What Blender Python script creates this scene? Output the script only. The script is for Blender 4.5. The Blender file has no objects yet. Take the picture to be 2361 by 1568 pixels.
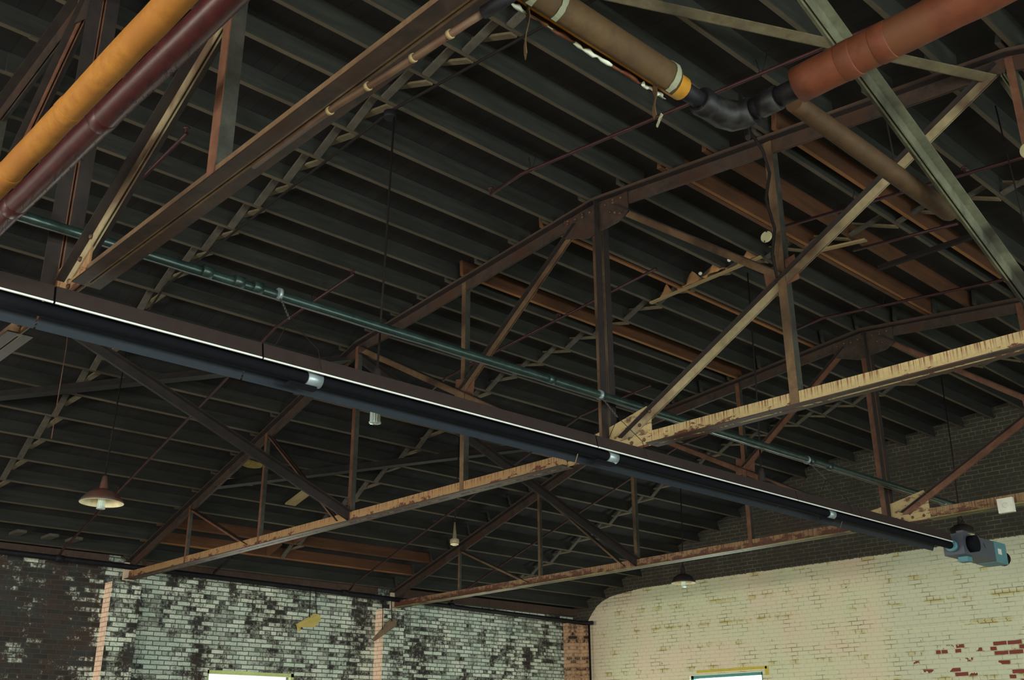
import bpy, bmesh, math, random
from mathutils import Vector, Matrix
random.seed(7)
H = 1.6                      # eye height; all z below are measured from the eye, the builder lifts them
SC = bpy.context.scene
COL = SC.collection
PI = math.pi

# ------------------------------------------------------------------ materials
def nodes(name):
    m = bpy.data.materials.new(name); m.use_nodes = True
    nt = m.node_tree; b = nt.nodes['Principled BSDF']
    return m, nt, b
def N(nt, t, **kw):
    n = nt.nodes.new(t)
    for k, v in kw.items():
        if k in n.inputs: n.inputs[k].default_value = v
        else: setattr(n, k, v)
    return n
def L(nt, a, b): nt.links.new(a, b)
def coords(nt, scale=(1, 1, 1), kind='Object', rnd=True):
    tc = N(nt, 'ShaderNodeTexCoord'); mp = N(nt, 'ShaderNodeMapping')
    mp.inputs['Scale'].default_value = scale
    L(nt, tc.outputs[kind], mp.inputs['Vector'])
    if rnd:
        oi = N(nt, 'ShaderNodeObjectInfo'); mu = N(nt, 'ShaderNodeMath', operation='MULTIPLY'); mu.inputs[1].default_value = 37.0
        cb = N(nt, 'ShaderNodeCombineXYZ')
        L(nt, oi.outputs['Random'], mu.inputs[0])
        for i in range(3): L(nt, mu.outputs[0], cb.inputs[i])
        L(nt, cb.outputs[0], mp.inputs['Location'])
    return mp.outputs['Vector']
def noise(nt, vec, scale, detail=4, rough=.6):
    n = N(nt, 'ShaderNodeTexNoise'); n.inputs['Scale'].default_value = scale
    n.inputs['Detail'].default_value = detail; n.inputs['Roughness'].default_value = rough
    L(nt, vec, n.inputs['Vector']); return n.outputs['Fac']
def ramp(nt, fac, stops, interp='LINEAR'):
    r = N(nt, 'ShaderNodeValToRGB'); r.color_ramp.interpolation = interp
    e = r.color_ramp.elements
    while len(e) < len(stops): e.new(.5)
    for i, (p, c) in enumerate(stops):
        e[i].position = p; e[i].color = (c, c, c, 1) if isinstance(c, (int, float)) else (*c, 1)
    L(nt, fac, r.inputs['Fac']); return r.outputs['Color']
def mix(nt, fac, a, b, mode='MIX'):
    m = N(nt, 'ShaderNodeMix', data_type='RGBA', blend_type=mode)
    for s, v in ((0, fac), (6, a), (7, b)):
        if isinstance(v, (int, float)): m.inputs[s].default_value = v
        elif isinstance(v, tuple): m.inputs[s].default_value = (*v, 1)
        else: L(nt, v, m.inputs[s])
    return m.outputs[2]
def math_(nt, op, a, b=0.0, clamp=False):
    m = N(nt, 'ShaderNodeMath', operation=op, use_clamp=clamp)
    for i, v in enumerate((a, b)):
        if isinstance(v, (int, float)): m.inputs[i].default_value = v
        else: L(nt, v, m.inputs[i])
    return m.outputs[0]
def bump(nt, b, h, s=.3, d=.01):
    n = N(nt, 'ShaderNodeBump'); n.inputs['Strength'].default_value = s; n.inputs['Distance'].default_value = d
    L(nt, h, n.inputs['Height']); L(nt, n.outputs[0], b.inputs['Normal'])
def wood(name, c1, c2, rough=.85, grain=(6, .5, 6)):
    m, nt, b = nodes(name)
    v = coords(nt, grain); n1 = noise(nt, v, 3, 6, .65)
    v2 = coords(nt, (1, 1, 1)); n2 = noise(nt, v2, 1.3, 3)
    col = ramp(nt, n1, [(.3, c1), (.7, c2)])
    col = mix(nt, ramp(nt, n2, [(.35, .0), (.7, .5)]), col, tuple(x * .45 for x in c1))
    kn = N(nt, 'ShaderNodeTexVoronoi'); kn.inputs['Scale'].default_value = 2.2; L(nt, v2, kn.inputs['Vector'])
    col = mix(nt, ramp(nt, kn.outputs['Distance'], [(.0, .8), (.05, 0)]), col, tuple(x * .25 for x in c1))
    L(nt, col, b.inputs['Base Color']); b.inputs['Roughness'].default_value = rough
    bump(nt, b, n1, .25); return m
def metal(name, c1, c2, c3=None, rough=.55, spec=.4, sc=9, metallic=0.0):
    m, nt, b = nodes(name)
    v = coords(nt); n1 = noise(nt, v, sc, 6, .7); n2 = noise(nt, v, sc * .25, 3)
    col = ramp(nt, n1, [(.35, c1), (.65, c2)])
    if c3: col = mix(nt, ramp(nt, n2, [(.48, 0), (.62, 1)]), col, c3)
    L(nt, col, b.inputs['Base Color']); b.inputs['Roughness'].default_value = rough
    b.inputs['Specular IOR Level'].default_value = spec; b.inputs['Metallic'].default_value = metallic
    bump(nt, b, n1, .2, .004); return m
def flat(name, c, rough=.6, metallic=0.0, spec=.5):
    m, nt, b = nodes(name)
    v = coords(nt); n1 = noise(nt, v, 14, 3)
    col = mix(nt, n1, tuple(x * .75 for x in c), tuple(min(1, x * 1.2) for x in c))
    L(nt, col, b.inputs['Base Color']); b.inputs['Roughness'].default_value = rough; b.inputs['Metallic'].default_value = metallic
    b.inputs['Specular IOR Level'].default_value = spec
    return m
def paint_peel(name, paint, rust, lo, hi, streak=True, left=None):
    """old paint over rust: ragged peeled patches and short rust streaks hanging from the top edge"""
    m, nt, b = nodes(name)
    v = coords(nt, (1, 1, 2.2), rnd=False)
    n1 = noise(nt, v, 5.5, 8, .75); n0 = noise(nt, coords(nt, (1, 1, 1), rnd=False), .55, 2)
    f = math_(nt, 'ADD', n1, math_(nt, 'MULTIPLY', math_(nt, 'SUBTRACT', n0, .5), .5))
    sx = N(nt, 'ShaderNodeSeparateXYZ'); L(nt, coords(nt, rnd=False), sx.inputs[0])
    if streak: f = math_(nt, 'ADD', f, math_(nt, 'MULTIPLY', math_(nt, 'SUBTRACT', sx.outputs['Z'], .07), 1.3))
    mask = ramp(nt, f, [(lo, 0), (hi, 1)])
    if left:
        mr = N(nt, 'ShaderNodeMapRange'); mr.inputs[1].default_value = -1.5; mr.inputs[2].default_value = 1.2; L(nt, sx.outputs['X'], mr.inputs[0])
        paint_ = mix(nt, mr.outputs[0], left, paint); pc = mix(nt, math_(nt, 'MULTIPLY', noise(nt, v, 30, 3), .6), paint_, tuple(x * .35 for x in paint))
    else: pc = mix(nt, noise(nt, v, 30, 3), tuple(x * .6 for x in paint), paint)
    if streak:
        s = noise(nt, coords(nt, (60, 1, 1.2), rnd=False), 1.0, 2)
        zz = N(nt, 'ShaderNodeMapRange'); zz.inputs[1].default_value = .035; zz.inputs[2].default_value = .10; L(nt, sx.outputs['Z'], zz.inputs[0])
        pc = mix(nt, math_(nt, 'MULTIPLY', ramp(nt, s, [(.5, 0), (.58, .85)]), zz.outputs[0]), pc, tuple(x * 1.2 for x in rust))
    rc = mix(nt, noise(nt, v, 18, 5), tuple(x * .5 for x in rust), tuple(x * 1.3 for x in rust))
    L(nt, mix(nt, mask, rc, pc), b.inputs['Base Color']); b.inputs['Roughness'].default_value = .7
    bump(nt, b, mask, .3, .003); return m

M = {}
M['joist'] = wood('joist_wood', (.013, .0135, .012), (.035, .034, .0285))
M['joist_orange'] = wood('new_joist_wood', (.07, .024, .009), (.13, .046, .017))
M['joist_edge'] = wood('joist_edge_wood', (.062, .045, .032), (.112, .085, .057))  # joist undersides: warm light off the floor put into a paler tan
M['orange_edge'] = wood('new_joist_edge_wood', (.22, .08, .022), (.34, .14, .04))  # undersides of the new joists, their light put into the colour too
M['bridging'] = wood('bridging_wood', (.05, .043, .037), (.115, .095, .077), grain=(4, 4, 4))
M['bridging_light'] = wood('bridging_wood_light', (.10, .075, .043), (.18, .14, .08), grain=(4, 4, 4))
M['nailer'] = wood('nailer_wood', (.05, .028, .022), (.09, .05, .035), grain=(.5, 6, 6))
M['board'] = wood('board_wood', (.26, .18, .085), (.38, .27, .14), grain=(.5, 6, 6))
M['plank'] = wood('plank_wood', (.16, .10, .065), (.24, .16, .10), grain=(3, 3, 3))
M['rust'] = metal('rusty_steel', (.024, .016, .0145), (.062, .038, .030), (.05, .022, .014))
M['rust_red'] = metal('red_rusty_steel', (.05, .02, .014), (.10, .042, .026), (.11, .06, .034))
M['soot'] = metal('sooty_steel', (.008, .006, .006), (.018, .013, .013), spec=.2)
M['rust_dark'] = metal('dark_rusty_steel', (.018, .013, .014), (.032, .022, .021))
M['web'] = metal('web_steel', (.09, .050, .028), (.165, .10, .054), (.05, .027, .018))
M['web_red'] = metal('web_red_steel', (.09, .035, .022), (.16, .07, .042))
M['web_grey'] = metal('grey_brown_steel', (.026, .024, .020), (.055, .05, .042))
M['web_pale'] = metal('web_pale_steel', (.24, .185, .11), (.36, .29, .18), (.10, .06, .038))
M['greypaint'] = metal('grey_green_steel', (.085, .088, .06), (.17, .17, .115), (.035, .032, .026))
M['tanpaint'] = metal('tan_steel', (.12, .095, .058), (.19, .16, .10), (.07, .055, .036))
M['cream'] = paint_peel('peeling_cream_paint', (.50, .38, .19), (.12, .028, .018), .40, .43, True, (.36, .20, .085))
M['cream_brown'] = paint_peel('worn_cream_paint', (.36, .20, .09), (.14, .05, .025), .42, .48)
M['cream_red'] = paint_peel('mostly_rusted_paint', (.30, .18, .09), (.10, .032, .02), .53, .60)
M['cream_plate'] = paint_peel('speckled_cream_plate', (.46, .34, .17), (.11, .05, .025), .38, .46, False)
M['yellow_under'] = metal('flange_paint', (.16, .14, .06), (.28, .26, .10), (.1, .07, .04))  # greenish-yellow window light on the flange underside, put into its colour
M['white_plate'] = flat('pale_end_plate', (.6, .46, .37), .6)
M['green_pipe'] = metal('green_grey_pipe', (.016, .030, .029), (.038, .068, .063), rough=.32, spec=.7, metallic=.35)
M['red_pipe'] = metal('maroon_sprinkler_pipe', (.020, .004, .006), (.038, .008, .010), rough=.5)
M['black_pipe'] = metal('black_iron_pipe', (.005, .005, .008), (.013, .011, .015), rough=.6, spec=.2)
M['fitting'] = metal('black_fitting', (.005, .004, .006), (.012, .010, .012), (.025, .022, .02), rough=.5, sc=22, spec=.25)
M['wire'] = flat('dark_wire', (.012, .008, .008), .7, 0, .2)
M['chain'] = flat('chain_metal', (.10, .10, .10), .4, .6)
M['tube'] = flat('black_heater_tube', (.005, .005, .008), .8, 0, .1)
M['refl_out'] = flat('reflector_outside', (.034, .022, .021), .6, .0, .2)
M['refl_in'] = flat('reflector_inside', (.014, .019, .030), .5, .2, .3)
M['alu'] = flat('bright_aluminium', (.9, .92, .9), .5, .2)
M['band'] = flat('silver_band', (.32, .38, .42), .35, .4)
M['burner'] = flat('blue_grey_housing', (.07, .078, .11), .5, .1)
M['teal'] = flat('teal_panel', (.08, .22, .27), .5)
M['yellow_pipe'] = metal('yellow_insulation', (.28, .10, .011), (.39, .16, .02), (.30, .11, .014), rough=.75, sc=14)
M['yellow_bright'] = metal('yellow_core', (.42, .17, .012), (.55, .25, .02), rough=.6, sc=14)
M['maroon'] = metal('maroon_wrap', (.026, .003, .005), (.048, .007, .008), rough=.38, spec=.35, sc=18)
M['orange'] = metal('orange_insulation', (.078, .017, .006), (.125, .029, .009), (.10, .032, .012), rough=.7, sc=10)
M['brown_wrap'] = metal('brown_jacket', (.046, .022, .007), (.085, .044, .014), (.058, .029, .009), rough=.75, sc=7)
M['torn'] = flat('torn_white_fibre', (.6, .6, .52), .9)
M['tape'] = flat('pale_canvas_tape', (.22, .22, .15), .85)
M['brown_pipe'] = metal('brown_pipe_wrap', (.046, .022, .009), (.08, .040, .016), (.072, .030, .010), rough=.7, sc=8)
M['shade'] = metal('enamel_shade', (.08, .028, .022), (.14, .055, .04), (.06, .06, .055), rough=.5)
M['shade_dark'] = metal('dark_shade', (.02, .015, .016), (.035, .026, .025), rough=.5)
M['shade_in'] = flat('shade_lining', (.85, .72, .48), .4)
M['white'] = flat('white_plastic', (.7, .68, .62), .4)
M['cream_disc'] = flat('cream_disc_paint', (.42, .39, .24), .5)
M['yellow_card'] = flat('yellow_card', (.5, .38, .11), .7)
M['lump'] = metal('nest_debris', (.48, .20, .07), (.65, .38, .17), (.42, .24, .13), rough=.95, sc=20)
M['frame_green'] = flat('green_window_frame', (.06, .22, .22), .5)
M['frame_yel'] = flat('pale_window_frame', (.55, .6, .25), .5)
M['ledge'] = flat('yellow_lintel_paint', (.62, .48, .06), .7)
M['hole_light'] = metal('pale_deck_patch', (.3, .2, .06), (.45, .34, .12), sc=10)

def mat_glass():
    m, nt, b = nodes('window_pane_glass')
    nt.nodes.remove(b); o = nt.nodes['Material Output']
    t = N(nt, 'ShaderNodeBsdfTransparent'); t.inputs[0].default_value = (.96, .99, .97, 1)
    g = N(nt, 'ShaderNodeBsdfGlossy'); g.inputs['Roughness'].default_value = .05
    x = N(nt, 'ShaderNodeMixShader'); x.inputs[0].default_value = .08
    L(nt, t.outputs[0], x.inputs[1]); L(nt, g.outputs[0], x.inputs[2]); L(nt, x.outputs[0], o.inputs['Surface'])
    return m
M['glass'] = mat_glass()
def mat_jar():
    m, nt, b = nodes('ribbed_glass_jar')
    b.inputs['Base Color'].default_value = (.75, .9, .9, 1); b.inputs['Roughness'].default_value = .12
    b.inputs['Specular IOR Level'].default_value = .9
    w = N(nt, 'ShaderNodeTexWave'); w.inputs['Scale'].default_value = 1
    L(nt, noise(nt, coords(nt, (1, 1, .05)), 60, 1), b.inputs['Metallic'])
    return m
M['jar'] = mat_jar()

def mat_deck():
    m, nt, b = nodes('roof_deck_boards')
    g = N(nt, 'ShaderNodeNewGeometry'); s = N(nt, 'ShaderNodeSeparateXYZ'); L(nt, g.outputs['Position'], s.inputs[0])
    y = math_(nt, 'DIVIDE', s.outputs['Y'], .14)
    fr = math_(nt, 'FRACT', y); fl = math_(nt, 'FLOOR', y)
    wn = N(nt, 'ShaderNodeTexWhiteNoise', noise_dimensions='1D'); L(nt, fl, wn.inputs['W'])
    n = noise(nt, g.outputs['Position'], 1.5, 4)
    c = mix(nt, wn.outputs['Value'], (.007, .007, .010), (.015, .014, .016))
    c = mix(nt, ramp(nt, n, [(.4, 0), (.7, .6)]), c, (.016, .010, .010))
    gap = math_(nt, 'LESS_THAN', fr, .07)
    L(nt, mix(nt, gap, c, (.004, .004, .004)), b.inputs['Base Color']); b.inputs['Roughness'].default_value = .9
    bump(nt, b, math_(nt, 'SUBTRACT', 1.0, gap), .6, .01); return m
M['deck'] = mat_deck()

def brick_base(nt, axis):
    g = N(nt, 'ShaderNodeNewGeometry'); s = N(nt, 'ShaderNodeSeparateXYZ'); L(nt, g.outputs['Position'], s.inputs[0])
    cb = N(nt, 'ShaderNodeCombineXYZ')
    L(nt, s.outputs[axis] if axis != 'XY' else math_(nt, 'SUBTRACT', s.outputs['X'], s.outputs['Y']), cb.inputs[0]); L(nt, s.outputs['Z'], cb.inputs[1])
    # slight waviness of the courses
    wob = N(nt, 'ShaderNodeTexNoise'); wob.inputs['Scale'].default_value = 9; wob.inputs['Detail'].default_value = 3
    L(nt, cb.outputs[0], wob.inputs['Vector'])
    va = N(nt, 'ShaderNodeVectorMath', operation='MULTIPLY_ADD'); va.inputs[1].default_value = (.02, .012, 0)
    L(nt, wob.outputs['Color'], va.inputs[0]); L(nt, cb.outputs[0], va.inputs[2])
    b = N(nt, 'ShaderNodeTexBrick'); b.inputs['Scale'].default_value = 1
    b.inputs['Brick Width'].default_value = .225; b.inputs['Row Height'].default_value = .071
    b.inputs['Mortar Size'].default_value = .0085; b.inputs['Mortar Smooth'].default_value = .3
    b.squash = .5; b.squash_frequency = 6
    b.inputs['Color1'].default_value = (0, 0, 0, 1); b.inputs['Color2'].default_value = (1, 1, 1, 1); b.inputs['Mortar'].default_value = (.5, .5, .5, 1)
    L(nt, va.outputs[0], b.inputs['Vector'])
    sp = N(nt, 'ShaderNodeSeparateColor'); L(nt, b.outputs['Color'], sp.inputs[0])
    return cb.outputs[0], s, sp.outputs[0], b.outputs['Fac']

def mat_leftwall(name='left_brick_wall', pink=False, pc1=(.95, .62, .48), pc2=(.95, .74, .6), off=.35):
    m, nt, b = nodes(name)
    v, s, rnd, mort = brick_base(nt, ('XY' if name.startswith('rusty') else 'X') if pink else 'Y')
    n1 = noise(nt, v, 17, 8, .8); n2 = noise(nt, v, 1.1, 3, .5); n3 = noise(nt, v, 3.3, 4)
    # damp-darkened strips run down the wall
    vs = N(nt, 'ShaderNodeMapping'); vs.inputs['Scale'].default_value = (1, .22, 1); L(nt, v, vs.inputs['Vector'])
    n4 = noise(nt, vs.outputs[0], 2.6, 4)
    f = math_(nt, 'ADD', math_(nt, 'MULTIPLY', rnd, .25), math_(nt, 'MULTIPLY', n1, .93))
    f = math_(nt, 'ADD', f, math_(nt, 'MULTIPLY', math_(nt, 'SUBTRACT', n4, .5), .8))
    f = math_(nt, 'ADD', f, math_(nt, 'MULTIPLY', math_(nt, 'SUBTRACT', n2, .5), .5))
    if not pink:   # the bay before the first pilaster lost most of its paint
        mr = N(nt, 'ShaderNodeMapRange'); mr.inputs[1].default_value = 6.5; mr.inputs[2].default_value = 6.75
        mr.inputs[3].default_value = -.22; mr.inputs[4].default_value = .0
        L(nt, s.outputs['Y'], mr.inputs[0]); f = math_(nt, 'ADD', f, mr.outputs[0])
    else: f = math_(nt, 'ADD', f, off)
    paint = ramp(nt, f, [(.46, 0), (.62, 1)])
    dirt = noise(nt, v, 38, 6, .8)
    pc = mix(nt, ramp(nt, n3, [(.35, 0), (.65, 1)]), (.62, .70, .58), (.88, .86, .76))
    pc = mix(nt, ramp(nt, n2, [(.4, 0), (.75, .55)]), pc, (.38, .52, .50))
    if not pink: pc = mix(nt, ramp(nt, dirt, [(.38, .5), (.52, 0)]), pc, (.10, .10, .085))
    if not pink: pc = mix(nt, math_(nt, 'MULTIPLY', math_(nt, 'POWER', math_(nt, 'SUBTRACT', 1.0, rnd), 2.0), .62), pc, (.17, .17, .13))
    if pink: pc = mix(nt, n3, pc1, pc2)
    bc = mix(nt, rnd, (.020, .014, .012), (.055, .026, .021))
    bc = mix(nt, ramp(nt, n3, [(.45, 0), (.6, .7)]), bc, (.03, .035, .035))
    c = mix(nt, paint, bc, pc)
    c = mix(nt, math_(nt, 'MULTIPLY', mort, .88 if not pink else .6), c, (.045, .042, .038) if not pink else (.35, .16, .1))
    L(nt, c, b.inputs['Base Color']); b.inputs['Roughness'].default_value = .85
    bump(nt, b, math_(nt, 'ADD', math_(nt, 'SUBTRACT', 1.0, mort), math_(nt, 'MULTIPLY', paint, .3)), .7, .008)
    return m
M['lwall'] = mat_leftwall(); M['pink'] = mat_leftwall('pink_painted_brick', True)  # pilaster side face: warmer light put into the pink tint

def sstep(nt, v, a, b_):
    mr = N(nt, 'ShaderNodeMapRange', interpolation_type='SMOOTHSTEP')
    mr.inputs[1].default_value = a; mr.inputs[2].default_value = b_
    L(nt, v, mr.inputs[0]); return mr.outputs[0]
def mat_gable():
    m, nt, b = nodes('gable_brick_wall')
    v, s, rnd, mort = brick_base(nt, 'X')
    X, Z = s.outputs['X'], s.outputs['Z']
    n1 = noise(nt, v, 8, 6, .7); n2 = noise(nt, v, .8, 3); n3 = noise(nt, v, 3, 5); nf = noise(nt, v, 26, 4)
    # cream / pinkish / greenish patchy paint
    pc = mix(nt, ramp(nt, n2, [(.38, 0), (.6, 1)]), (.80, .66, .50), (.72, .71, .50))
    pc = mix(nt, sstep(nt, X, -9.2, -8.6), pc, (.66, .66, .50))
    pc = mix(nt, math_(nt, 'MULTIPLY', sstep(nt, X, -14.9, -15.6), .6), pc, (.72, .52, .44))
    # ochre rows where the paint wore thin
    row = N(nt, 'ShaderNodeTexWave', wave_type='BANDS', bands_direction='Y'); row.inputs['Scale'].default_value = .78
    L(nt, v, row.inputs['Vector'])
    worn = math_(nt, 'MULTIPLY', ramp(nt, row.outputs['Fac'], [(.88, 0), (.97, 1)]), ramp(nt, n3, [(.5, 0), (.6, 1)]))
    pc = mix(nt, math_(nt, 'MULTIPLY', worn, .6), pc, (.55, .44, .10))
    # mortar joints show only in patches
    jv = math_(nt, 'MULTIPLY', mort, math_(nt, 'ADD', .13, math_(nt, 'MAXIMUM', math_(nt, 'MULTIPLY', worn, .8), ramp(nt, n3, [(.48, 0), (.66, .7)])), True))
    pc = mix(nt, jv, pc, (.20, .16, .07))
    # small chips
    chip = math_(nt, 'MULTIPLY', ramp(nt, n1, [(.655, 0), (.68, 1)]), ramp(nt, n3, [(.45, 0), (.55, 1)]))
    pc = mix(nt, chip, pc, (.12, .06, .03))
    # spalled red bricks, low and to the right
    reg = math_(nt, 'MULTIPLY', sstep(nt, X, -9.0, -7.6), sstep(nt, Z, 3.45, 3.05))
    sf = math_(nt, 'ADD', math_(nt, 'ADD', math_(nt, 'MULTIPLY', rnd, .5), math_(nt, 'MULTIPLY', n3, .9)), math_(nt, 'MULTIPLY', reg, .32))
    sp = math_(nt, 'MULTIPLY', ramp(nt, sf, [(1.0, 0), (1.03, 1)]), 1.0)
    sfn = math_(nt, 'GREATER_THAN', sf, 1.13); redc = mix(nt, rnd, (.13, .022, .02), (.24, .05, .035))
    pc = mix(nt, math_(nt, 'MULTIPLY', sfn, math_(nt, 'SUBTRACT', 1.0, mort)), pc, redc)
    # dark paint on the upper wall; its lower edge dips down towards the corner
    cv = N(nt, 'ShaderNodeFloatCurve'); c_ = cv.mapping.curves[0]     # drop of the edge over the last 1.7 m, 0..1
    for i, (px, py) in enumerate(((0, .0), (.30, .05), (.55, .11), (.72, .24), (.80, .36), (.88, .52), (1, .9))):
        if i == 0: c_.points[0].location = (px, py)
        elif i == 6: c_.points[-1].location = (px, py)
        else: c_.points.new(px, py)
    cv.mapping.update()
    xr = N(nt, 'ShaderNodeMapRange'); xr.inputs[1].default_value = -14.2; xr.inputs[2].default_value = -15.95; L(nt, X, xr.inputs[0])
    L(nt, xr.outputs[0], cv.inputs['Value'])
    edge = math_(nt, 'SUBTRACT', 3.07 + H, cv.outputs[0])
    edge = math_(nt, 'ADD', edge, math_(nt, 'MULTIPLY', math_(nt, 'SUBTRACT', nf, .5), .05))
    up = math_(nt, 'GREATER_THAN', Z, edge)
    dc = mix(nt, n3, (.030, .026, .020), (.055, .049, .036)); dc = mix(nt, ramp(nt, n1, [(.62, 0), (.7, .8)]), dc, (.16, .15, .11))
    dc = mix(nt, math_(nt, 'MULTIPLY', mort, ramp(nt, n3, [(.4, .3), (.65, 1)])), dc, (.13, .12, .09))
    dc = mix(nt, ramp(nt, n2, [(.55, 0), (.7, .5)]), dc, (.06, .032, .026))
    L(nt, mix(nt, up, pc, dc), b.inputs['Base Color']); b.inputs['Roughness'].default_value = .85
    bump(nt, b, math_(nt, 'SUBTRACT', 1.0, mort), .45, .006); return m
M['gable'] = mat_gable()
def mat_floor():
    m, nt, b = nodes('concrete_floor')
    v = coords(nt, rnd=False); c = mix(nt, noise(nt, v, .6, 5), (.18, .14, .10), (.27, .22, .155))
    L(nt, c, b.inputs['Base Color']); b.inputs['Roughness'].default_value = .7; return m
M['floor'] = mat_floor()
M['plainbrick'] = metal('unseen_brick', (.5, .5, .42), (.6, .6, .5), sc=3)

# ------------------------------------------------------------------ mesh builder
class MB:
    def __init__(s): s.v = []; s.f = []; s.m = []; s.mi = 0; s.sm = []
    def face(s, idx, smooth=False): s.f.append(idx); s.m.append(s.mi); s.sm.append(smooth)
    def hexa(s, c):                       # 8 corners, bottom ring 0-3, top ring 4-7
        k = len(s.v); s.v += [tuple(p) for p in c]
        for q in ((0, 3, 2, 1), (4, 5, 6, 7), (0, 1, 5, 4), (1, 2, 6, 5), (2, 3, 7, 6), (3, 0, 4, 7)): s.face([k + i for i in q])
        return s
    def box(s, a, b):
        x0, y0, z0 = a; x1, y1, z1 = b
        return s.hexa([(x0, y0, z0), (x1, y0, z0), (x1, y1, z0), (x0, y1, z0), (x0, y0, z1), (x1, y0, z1), (x1, y1, z1), (x0, y1, z1)])
    def bar(s, A, B, u, v, u0, u1, v0, v1):   # bar from A to B, cross-section given in the u,v axes
        A, B, u, v = map(Vector, (A, B, u, v))
        c = []
        for P in (A, B):
            for (a, b) in ((u0, v0), (u1, v0), (u1, v1), (u0, v1)): c.append(P + u * a + v * b)
        return s.hexa(c)
    def tube(s, pts, r, seg=12, caps=True, rads=None, jitter=0.0):
        pts = [Vector(p) for p in pts]; k0 = len(s.v); n = len(pts); prev = None
        for i, P in enumerate(pts):
            d = (pts[min(i + 1, n - 1)] - pts[max(i - 1, 0)]).normalized()
            if prev is None:
                up = Vector((0, 0, 1)) if abs(d.z) < .95 else Vector((1, 0, 0)); a = d.cross(up).normalized()
            else: a = (prev - d * prev.dot(d)).normalized()
            b = d.cross(a).normalized(); prev = a; rr = rads[i] if rads else r
            for j in range(seg):
                t = 2 * PI * j / seg; q = rr * (1 + random.uniform(-jitter, jitter)); s.v.append(tuple(P + (a * math.cos(t) + b * math.sin(t)) * q))
        for i in range(n - 1):
            for j in range(seg):
                a_, b_ = k0 + i * seg + j, k0 + i * seg + (j + 1) % seg
                s.face([a_, b_, b_ + seg, a_ + seg], True)
        if caps: s.face([k0 + j for j in range(seg)][::-1]); s.face([k0 + (n - 1) * seg + j for j in range(seg)])
        return s
    def lathe(s, C, prof, seg=24, axis=(0, 0, 1)):
        C = Vector(C); ax = Vector(axis).normalized(); a = ax.orthogonal().normalized(); b = ax.cross(a); k0 = len(s.v)
        for (r, h) in prof:
            for j in range(seg):
                t = 2 * PI * j / seg; s.v.append(tuple(C + ax * h + (a * math.cos(t) + b * math.sin(t)) * r))
        for i in range(len(prof) - 1):
            for j in range(seg):
                p, q = k0 + i * seg + j, k0 + i * seg + (j + 1) % seg
                s.face([p, q, q + seg, p + seg], True)
        s.face([k0 + j for j in range(seg)][::-1]); s.face([k0 + (len(prof) - 1) * seg + j for j in range(seg)])
        return s
    def prism(s, poly, n, t):             # planar polygon thickened along n
        k = len(s.v); m = len(poly); n = Vector(n)
        for q in (0, 1):
            for p in poly: s.v.append(tuple(Vector(p) + n * (t * q)))
        s.face(list(range(k, k + m))[::-1]); s.face(list(range(k + m, k + 2 * m)))
        for i in range(m): s.face([k + i, k + (i + 1) % m, k + m + (i + 1) % m, k + m + i])
        return s
    def build(s, name, mats, parent=None, origin=None):
        vs = [Vector(p) for p in s.v]
        lo = Vector([min(p[i] for p in vs) for i in range(3)]); hi = Vector([max(p[i] for p in vs) for i in range(3)])
        O = Vector(origin) if origin is not None else Vector(((lo.x + hi.x) / 2, (lo.y + hi.y) / 2, lo.z))
        me = bpy.data.meshes.new(name); me.from_pydata([tuple(p - O) for p in vs], [], s.f)
        for mt in (mats if isinstance(mats, (list, tuple)) else [mats]): me.materials.append(M[mt])
        for p, mi, sm in zip(me.polygons, s.m, s.sm): p.material_index = mi; p.use_smooth = sm
        bm = bmesh.new(); bm.from_mesh(me); bmesh.ops.recalc_face_normals(bm, faces=bm.faces); bm.to_mesh(me); bm.free()
        o = bpy.data.objects.new(name, me); COL.objects.link(o)
        if parent is None: o.location = O + Vector((0, 0, H)); o['_o'] = tuple(O)
        else: o.parent = parent; o.location = O - Vector(parent['_o']); o['_o'] = tuple(O)
        return o
def tag(o, label=None, cat=None, group=None, kind=None):
    if label: o['label'] = label
    if cat: o['category'] = cat
    if group: o['group'] = group
    if kind: o['kind'] = kind
    return o
def empty(name, O, label, cat, group=None):
    o = bpy.data.objects.new(name, None); COL.objects.link(o); o.empty_display_size = .1
    o.location = Vector(O) + Vector((0, 0, H)); o['_o'] = tuple(O); return tag(o, label, cat, group)
def copy_tree(o, parent=None, loc=None):
    c = o.copy(); COL.objects.link(c)
    if parent: c.parent = parent
    if loc is not None: c.location = Vector(loc) + Vector((0, 0, H)); c['_o'] = tuple(loc)
    for ch in list(o.children): copy_tree(ch, c)
    return c
def struct(o, label=None): o['kind'] = 'structure'; return o
ORD = ['zeroth', 'first', 'second', 'third', 'fourth', 'fifth', 'sixth', 'seventh', 'eighth', 'ninth', 'tenth', 'eleventh', 'twelfth', 'thirteenth',
       'fourteenth', 'fifteenth', 'sixteenth', 'seventeenth', 'eighteenth', 'nineteenth', 'twentieth']

# ------------------------------------------------------------------ layout
Y0, Y1, Y2, YG, YB = 1.944, 6.88, 11.97, 17.05, -9.0
XL, XR = -16.2, 4.3
XC = -6.08                                # ridge
PROF = [(-16.6, 2.51), (-10.05, 4.67), (XC, 5.05), (-2.2, 4.67), (4.7, 2.51)]   # undersides of the joists
def prof(x):
    for (a, za), (b, zb) in zip(PROF, PROF[1:]):
        if x <= b: return za + (zb - za) * (x - a) / (b - a)
    return PROF[-1][1]
def slope(x):
    for (a, za), (b, zb) in zip(PROF, PROF[1:]):
        if x <= b: return (zb - za) / (b - a)
    return -.31
JD = .185                                 # joist depth

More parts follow.
